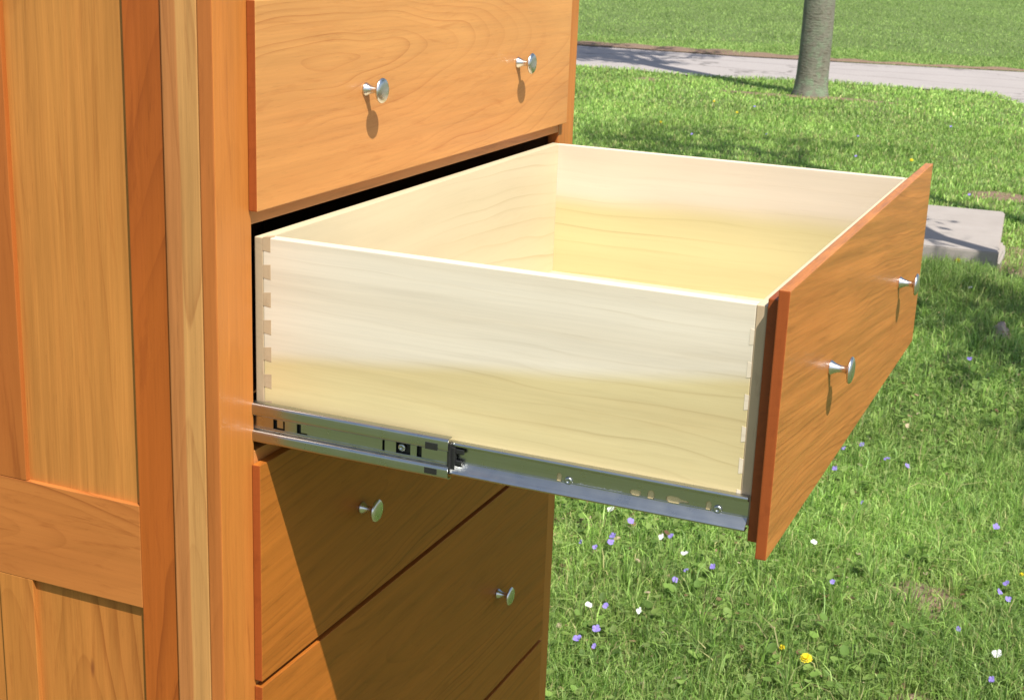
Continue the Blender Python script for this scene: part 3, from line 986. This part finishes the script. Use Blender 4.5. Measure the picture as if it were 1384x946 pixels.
# tufts: blades fanning out of one root, lighter and longer than the mown blades
def tuft_field(name, n, seed, d0, d1, h0, w0, per):
    rg = np.random.default_rng(seed)
    x, y = wedge(rg, n, d0, d1)
    ok = keep_grass(rg, x, y) & (rg.uniform(0, 1, n) < np.clip(vnoise(x, y, 2.2, 31) * 1.6 - 0.3, 0.05, 1))
    x, y = x[ok], y[ok]
    sz = rg.uniform(0.6, 1.35, len(x))
    hue = rg.uniform(0.8, 1.25, len(x))
    X_ = np.repeat(x, per) + rg.normal(0, 0.007, len(x) * per)
    Y_ = np.repeat(y, per) + rg.normal(0, 0.007, len(x) * per)
    h = h0 * np.repeat(sz, per) * rg.uniform(0.5, 1.2, len(x) * per)
    v, t, q, c = blades(X_, Y_, h, w0 * rg.uniform(0.7, 1.3, len(X_)), rg, 0.85, 1.2 * np.repeat(hue, per))
    return link(name, arr_mesh(name, v, t, q, c), M['grass'], None, (0, 0, GZ), 'stuff')


o = tuft_field('grass_tufts', 4600, 61, 2.6, 9.0, 0.085, 0.0036, 16)
tag(o, 'longer lighter grass tufts standing out of the mown lawn', 'grass')

# broad weed leaves (clover and violet leaves) in the near lawn
def leaf_field(name, n, seed, d0, d1, r0, r1, cols, thr, hmax):
    rg = np.random.default_rng(seed)
    x, y = wedge(rg, n, d0, d1)
    ok = keep_grass(rg, x, y)
    cl = vnoise(x, y, 2.6, 21) * 0.6 + vnoise(x, y, 8.0, 22) * 0.4
    ok &= cl > thr + rg.uniform(-0.10, 0.12, n)
    x, y = x[ok], y[ok]
    n = len(x)
    r = rg.uniform(r0, r1, n)
    az = rg.uniform(0, 6.283, n)
    tl = rg.uniform(-0.2, 0.75, n)
    z = rg.uniform(0.008, hmax, n)
    ang = np.linspace(0, 2 * np.pi, 9)[:-1]
    rad = np.array([1.15, 0.98, 0.95, 0.95, 0.62, 0.95, 0.95, 0.98])
    lx = rad * np.cos(ang)
    ly = rad * np.sin(ang) * 0.85
    V = np.empty((n, 9, 3))
    V[:, 0] = np.stack([x, y, z - r * 0.12], -1)
    for k in range(8):
        px, py = lx[k] * r, ly[k] * r
        pz = z + px * tl + np.abs(py) * 0.25
        V[:, k + 1] = np.stack([x + np.cos(az) * px - np.sin(az) * py, y + np.sin(az) * px + np.cos(az) * py, pz], -1)
    base = np.arange(n)[:, None] * 9
    T = np.concatenate([base + np.array([0, k + 1, (k + 1) % 8 + 1]) for k in range(8)])
    cc = np.array(cols)[rg.integers(0, len(cols), n)] * rg.uniform(0.75, 1.2, n)[:, None]
    C = np.repeat(cc[:, None, :], 9, 1)
    me = arr_mesh(name, V.reshape(-1, 3), T, None, C.reshape(-1, 3))
    return link(name, me, M['grass'], None, (0, 0, GZ), 'stuff')


o = leaf_field('weed_leaves', 14000, 5, 2.6, 9.0, 0.005, 0.0145, [(0.14, 0.22, 0.045), (0.18, 0.26, 0.06), (0.10, 0.17, 0.032), (0.21, 0.29, 0.08)], 0.50, 0.05)
tag(o, 'small round clover and violet leaves among the near grass', 'weeds')
o = leaf_field('broad_leaves', 3600, 15, 2.6, 7.0, 0.009, 0.0165, [(0.17, 0.28, 0.055), (0.22, 0.33, 0.075), (0.12, 0.21, 0.04)], 0.56, 0.06)
tag(o, 'larger pale broad weed leaves growing in patches of the near lawn', 'weeds')
o = leaf_field('dead_leaves', 5200, 6, 2.6, 10.0, 0.004, 0.012, [(0.30, 0.19, 0.11), (0.40, 0.28, 0.17), (0.18, 0.10, 0.06), (0.50, 0.40, 0.27)], 0.50, 0.03)
tag(o, 'scattered dry brown leaf bits in the lawn', 'dead leaves')
# leaf litter beside the slab
rg = np.random.default_rng(31)

# ------------------------------------------------------------------ flowers
def flat_mat(name, c1, c2, trans=0.3):
    N = NT(name)
    ov, _ = N.obj()
    col = N.mix(N.noise(ov, 120.0, 2.0), c1, c2)
    N.out(col, 0.6, 0.2)
    t = N.new('ShaderNodeBsdfTranslucent')
    N.t.links.new(col, t.inputs[0])
    m = N.new('ShaderNodeMixShader')
    m.inputs[0].default_value = trans
    N.t.links.new(N.bsdf.outputs[0], m.inputs[1])
    N.t.links.new(t.outputs[0], m.inputs[2])
    N.t.links.new(m.outputs[0], N.n['Material Output'].inputs[0])
    return N.mat


M['violet'] = flat_mat('violet_petal', (0.24, 0.18, 0.56), (0.36, 0.29, 0.68))
M['white'] = flat_mat('white_petal', (0.72, 0.70, 0.70), (0.85, 0.83, 0.82))
M['yellow'] = flat_mat('dandelion_petal', (0.80, 0.62, 0.02), (0.86, 0.72, 0.05))
M['stem'] = flat_mat('flower_stem', (0.12, 0.20, 0.04), (0.17, 0.26, 0.06))


def tube(path, r0, r1, n=5):
    vs, fs = [], []
    m = len(path)
    for i, p in enumerate(path):
        p = Vector(p)
        t = (Vector(path[min(i + 1, m - 1)]) - Vector(path[max(i - 1, 0)])).normalized()
        a = t.orthogonal().normalized()
        b = t.cross(a)
        r = r0 + (r1 - r0) * i / (m - 1)
        for k in range(n):
            th = 2 * math.pi * k / n
            vs.append(tuple(p + a * r * math.cos(th) + b * r * math.sin(th)))
    for i in range(m - 1):
        for k in range(n):
            fs.append((i * n + k, i * n + (k + 1) % n, (i + 1) * n + (k + 1) % n, (i + 1) * n + k))
    return vs, fs


def petal(ang, ln, wd, tilt, z):
    """a cupped petal fan from the centre out at angle ang"""
    pts = [(0.0, 0.0), (0.45, -0.42), (0.80, -0.46), (1.0, -0.18), (1.0, 0.18), (0.80, 0.46), (0.45, 0.42)]
    vs = []
    for u, v in pts:
        px, py = u * ln, v * wd
        pz = z + u * ln * math.tan(tilt) - abs(v) * wd * 0.25
        vs.append((px * math.cos(ang) - py * math.sin(ang), px * math.sin(ang) + py * math.cos(ang), pz))
    return vs, [(0, i, i + 1) for i in range(1, 6)]


def blossom_mesh(name, r, h, mat, lobes, seed):
    rg = random.Random(seed)
    stem = tube([(0, 0, -0.01), (rg.uniform(-.006, .006), rg.uniform(-.006, .006), h * 0.55), (0, 0, h)], 0.0010, 0.0008)
    ps = []
    for k in range(lobes):
        a = 2 * math.pi * k / lobes + rg.uniform(-.2, .2)
        ps.append(petal(a, r * rg.uniform(.85, 1.1), r * 1.05, rg.uniform(0.05, 0.6), h))
    hs, hf = join(*ps)
    rot = Matrix.Rotation(rg.uniform(0.35, 0.9), 3, 'X')        # the face turns towards the light
    hs = [tuple(rot @ (Vector(v) - Vector((0, 0, h))) + Vector((0, 0, h))) for v in hs]
    vs, fs = join(stem, (hs, hf))
    me = mesh_from(name, vs, fs)
    me.materials.append(M['stem'])
    me.materials.append(mat)
    for i, p in enumerate(me.polygons):
        p.material_index = 0 if i < len(stem[1]) else 1
    return me


VM = [blossom_mesh('violet', 0.0105, 0.055, M['violet'], 5, 50 + i) for i in range(3)]
WM = [blossom_mesh('white_violet', 0.0115, 0.055, M['white'], 5, 60 + i) for i in range(2)]

VIOLETS = [
    (-0.411, 2.815, 1.15, 'violet in full bloom just below the middle of the open slide'),
    (-0.419, 2.672, 1.25, 'upper bloom of the largest violet pair below the slide'),
    (-0.41, 2.626, 1.10, 'lower bloom of the largest violet pair below the slide'),
    (-0.261, 2.764, 0.95, 'violet beside a white flower below the slide end'),
    (-0.492, 2.589, 0.60, 'tiny violet nearest the shaded corner of the chest'),
    (-0.441, 2.573, 0.75, 'pale small violet second from the shaded chest corner'),
    (-0.156, 2.467, 0.90, 'violet alone in open grass below the drawer box'),
    (-0.083, 2.604, 0.85, 'bluish violet in grass just left of the drawer front bottom corner'),
    (-0.147, 2.546, 0.70, 'faint violet between the bluish violet and the lone violet'),
    (-0.276, 2.216, 0.85, 'violet standing right beside the white flower near the chest base'),
    (-0.25, 2.071, 1.05, 'violet right of the lowest one near the chest edge'),
    (-0.276, 1.996, 1.15, 'lowest bright violet close to the chest edge'),
    (-0.223, 1.982, 0.60, 'small dim violet right of the lowest bright one'),
    (0.11, 3.909, 0.95, 'violet at the shadow streak beside the open drawer front'),
    (0.218, 3.8, 1.15, 'pale violet in the middle below the shadow streak'),
    (0.295, 3.768, 0.95, 'rightmost violet below the shadow streak'),
    (0.071, 3.609, 0.90, 'violet touching the bottom edge of the open front in the picture'),
    (0.056, 3.841, 0.70, 'dim violet in shade close against the open front edge'),
    (0.216, 3.34, 0.60, 'tiny violet in sunlit grass below the tuft under the shadow streak'),
    (0.643, 3.334, 1.05, 'wide violet alone at the right in long grass'),
    (0.325, 5.306, 1.25, 'violet in the shaded grass near the pinkish stone'),
    (0.717, 2.905, 0.95, 'top violet of the trio at the right edge'),
    (0.704, 2.831, 0.85, 'middle violet of the trio at the right edge'),
    (0.732, 2.791, 0.95, 'bottom violet of the trio at the right edge'),
    (0.627, 2.536, 0.70, 'small violet below the bare soil patch'),
    (0.741, 2.281, 0.70, 'small violet below the white flower at the lower right'),
    (0.256, 2.67, 0.75, 'small bluish violet right of the drawer front bottom corner'),
]
for i, (x, y, s, lb) in enumerate(VIOLETS):
    o = link('violet', VM[i % 3], None, None, (x, y, GZ))
    o.scale = (s, s, 0.9 + 0.1 * s)
    o.rotation_euler = (0, 0, random.Random(i).uniform(-1.2, 1.2))
    tag(o, lb, 'flower', 'violets in the near lawn')
for i, (x, y) in enumerate([(-2.889, 11.692), (-2.959, 14.235), (-1.545, 12.583), (-0.219, 9.864), (-0.885, 13.95), (-2.306, 12.142), (-1.319, 11.279)]):
    o = link('violet', VM[i % 3], None, None, (x, y, GZ))
    o.scale = (1.15, 1.15, 1.0)
    tag(o, ['violet speck in the shade streak nearest the chest', 'violet speck just left below the tree trunk', 'violet speck above the middle of the open drawer',
            'violet speck on bare ground behind the concrete slab', 'violet speck in the sunny lawn far right of the trunk', 'violet speck near the shade streak centre',
            'violet speck at the right end of the shade streak'][i], 'flower', 'violet specks in the far lawn')
WHITES = [
    (-0.498, 2.876, 1.3, 'white flower directly under the slide nearest the chest'),
    (-0.184, 2.655, 1.15, 'white flower in grass left of the open front bottom corner'),
    (-0.286, 2.738, 0.95, 'off white flower beside a violet below the slide end'),
    (-0.318, 2.194, 1.15, 'white flower with broad leaves near the chest base'),
    (-0.183, 2.224, 0.75, 'thin pale flower right of the broad leaved white flower'),
    (0.146, 2.927, 1.1, 'white flower right under the open front lower tip'),
    (0.738, 2.43, 1.35, 'large white flower at the lower right corner'),
    (0.156, 6.761, 1.3, 'white flower in the shaded tuft before the concrete slab'),
]
for i, (x, y, s, lb) in enumerate(WHITES):
    o = link('white_violet', WM[i % 2], None, None, (x, y, GZ))
    o.scale = (s * 0.85, s * 0.85, 1.0)
    o.rotation_euler = (0, 0, random.Random(i + 90).uniform(-1.2, 1.2))
    tag(o, lb, 'flower', 'white flowers in the near lawn')


def dandelion(x, y, s, label, group, seed):
    rg = random.Random(seed)
    t = empty('dandelion', (x, y, GZ), None, label, 'flower', group)
    h = 0.05 * s ** 0.5
    me = mesh_from('stem', *tube([(0, 0, -0.01), (0.004, -0.003, h * .5), (0, 0, h)], 0.0016, 0.0014, 6))
    link('stem', me, M['stem'], t)
    ps = []
    for ring, (nn, ln, tl) in enumerate(((22, 0.0165, 0.12), (18, 0.0125, 0.45), (12, 0.0085, 0.9))):
        for k in range(nn):
            a = 2 * math.pi * (k + rg.random() * .5) / nn
            ps.append(petal(a, ln * s * rg.uniform(.88, 1.08), 0.0042 * s, tl, h + 0.001 * ring))
    vs, fs = join(*ps)
    rot = Matrix.Rotation(0.45, 3, 'X')
    vs = [tuple(rot @ (Vector(v) - Vector((0, 0, h))) + Vector((0, 0, h))) for v in vs]
    link('flower_head', mesh_from('flower_head', vs, fs), M['yellow'], t)


dandelion(0.29, 2.178, 1.0, 'fully open yellow dandelion at the lower middle of the lawn', 'dandelions', 1)
dandelion(0.214, 2.239, 0.5, 'small yellow dandelion bud left of the open dandelion', 'dandelions', 2)
dandelion(-0.869, 11.369, 1.0, 'yellow dandelion behind the far corner of the open drawer front', 'dandelions', 3)
dandelion(0.009, 7.401, 1.3, 'yellow dandelion in tall grass at the front of the concrete slab', 'dandelions', 4)
dandelion(0.75, 3.038, 0.45, 'small yellow dandelion cut by the right edge of the picture', 'dandelions', 5)
for i, (x, y) in enumerate([(-3.403, 12.362), (-3.474, 14.466), (-2.995, 13.647)]):
    dandelion(x, y, 0.85, ['dandelion speck nearest the chest in the far lawn', 'dandelion speck in the far lawn closest to the path',
                          'middle dandelion speck of three in the far lawn'][i], 'dandelions', 10 + i)

# ------------------------------------------------------------------ trees
N_ = NT('smooth_bark')
bv, bxs = N_.obj()
b1 = N_.noise(N_.xyz(N_.m('MULTIPLY', bxs['x'], 5.0), N_.m('MULTIPLY', bxs['y'], 5.0), N_.m('MULTIPLY', bxs['z'], 3.0)), 1.0, 4.0, 0.6)
b2 = N_.noise(N_.xyz(N_.m('MULTIPLY', bxs['x'], 16.0), N_.m('MULTIPLY', bxs['y'], 16.0), N_.m('MULTIPLY', bxs['z'], 60.0)), 1.0, 3.0, 0.6)
b3 = N_.noise(bv, 9.0, 4.0, 0.6)
c = N_.mix(b1, (0.105, 0.100, 0.074), (0.215, 0.205, 0.155))
c = N_.mix(N_.step(b2, 0.56, 0.72), c, (0.085, 0.066, 0.046))
lich = N_.m('MULTIPLY', N_.step(b3, 0.46, 0.62), N_.step(bxs['z'], 1.0, 0.15, 0.25, 0.85))
c = N_.mix(lich, c, (0.165, 0.215, 0.135))
N_.bump(N_.m('ADD', b1, N_.m('MULTIPLY', b2, 0.6)), 0.75, 0.025)
M['bark'] = N_.out(c, 0.85, 0.2)
M['leaf'] = flat_mat('spring_leaf', (0.10, 0.20, 0.035), (0.17, 0.28, 0.06), 0.4)


def make_tree(name, label, x, y, r, fork, height, spread, nleaf, lsize, seed, aim=(0, 0), sides=20):
    rg = random.Random(seed)
    t = empty(name, (x, y, GZ), None, label, 'tree', None)
    # trunk with a flare at the foot
    vs, fs = [], []
    zs = [-0.05, 0.0, 0.05, 0.12, 0.25, 0.45, 0.8, 1.3, 2.0, fork]
    ph = [rg.uniform(0, 6.28) for _ in range(4)]
    for z in zs:
        rr = r * (1 + 0.20 * math.exp(-max(z, 0) / 0.10)) * (1 - 0.16 * z / fork)
        for k in range(sides):
            a = 2 * math.pi * k / sides
            q = rr * (1 + 0.035 * math.sin(3 * a + ph[0] + z) + 0.03 * math.sin(5 * a + ph[1] - 2 * z) * math.exp(-z))
            vs.append((q * math.cos(a) + 0.015 * math.sin(z * 1.7), q * math.sin(a), z))
    for i in range(len(zs) - 1):
        for k in range(sides):
            fs.append((i * sides + k, i * sides + (k + 1) % sides, (i + 1) * sides + (k + 1) % sides, (i + 1) * sides + k))
    link('trunk', mesh_from('trunk', vs, fs, True), M['bark'], t)
    parts, tips = [], []

    def grow(p, dirv, ln, rad, lvl):
        path = [p]
        d = dirv.normalized()
        n = 4
        for i in range(n):
            d = (d + Vector((rg.uniform(-1, 1), rg.uniform(-1, 1), rg.uniform(-.4, .7))) * 0.16).normalized()
            p = p + d * ln / n
            path.append(p)
            if lvl >= 2:
                tips.append((p.copy(), d.copy()))
        parts.append(tube(path, rad, rad * 0.6, 6 if lvl < 2 else 4))
        if lvl < 3:
            for k in range(rg.choice((2, 3, 3))):
                a = rg.uniform(0, 6.28)
                o = Vector((math.cos(a), math.sin(a), rg.uniform(-.1, .7)))
                grow(path[rg.choice((2, 3, 4))], d * 0.7 + o * 0.8, ln * rg.uniform(.55, .8), rad * 0.55, lvl + 1)

    top = Vector((0.015 * math.sin(fork * 1.7), 0, fork - 0.05))
    for k in range(6):
        a = 2 * math.pi * k / 6 + rg.uniform(-.4, .4)
        grow(top + Vector((0, 0, -0.25 * (k % 3))), Vector((math.cos(a) * spread + aim[0], math.sin(a) * spread + aim[1], 1.0)), (height - fork) * 0.42, r * 0.42, 0)
    grow(top, Vector((0, 0, 1)), (height - fork) * 0.5, r * 0.6, 0)
    link('limbs', mesh_from('limbs', *join(*parts), True), M['bark'], t)
    nr = np.random.default_rng(seed)
    P = np.array([p for p, d in tips])
    pick = nr.integers(0, len(P), nleaf)
    Cn = P[pick] + nr.normal(0, 0.11, (nleaf, 3))
    s = lsize * nr.uniform(.6, 1.3, nleaf)
    u = nr.normal(0, 1, (nleaf, 3)); u /= np.linalg.norm(u, axis=1)[:, None]
    v = np.cross(u, nr.normal(0, 1, (nleaf, 3))); v /= np.linalg.norm(v, axis=1)[:, None]
    V = np.stack([Cn - u * s[:, None], Cn + v * s[:, None] * .45, Cn + u * s[:, None], Cn - v * s[:, None] * .45], 1).reshape(-1, 3)
    Q = np.arange(nleaf * 4).reshape(-1, 4)
    o = link('crown', arr_mesh('crown', V, None, Q), M['leaf'], t)
    return t


make_tree('young_tree', 'young tree with smooth grey green trunk standing by the path edge', -2.824, 16.336, 0.185, 5.6, 10.0, 0.42, 6000, 0.07, 3)
make_tree('shade_tree', 'slim tree just right of the view that shades the concrete slab', 1.08, 6.75, 0.07, 2.6, 5.6, 0.42, 260, 0.055, 8, (-0.1, 0.05), 12)
make_tree('shade_tree', 'slim tree outside the right edge that dapples the near lawn', 2.72, 4.35, 0.075, 2.6, 5.2, 0.48, 1600, 0.07, 17, (-0.05, 0.1), 12)
make_tree('shade_tree', 'taller tree right of the view shading a streak of the far lawn', 0.75, 8.85, 0.085, 4.8, 8.2, 0.40, 480, 0.075, 29, (-0.1, 0.0), 12)
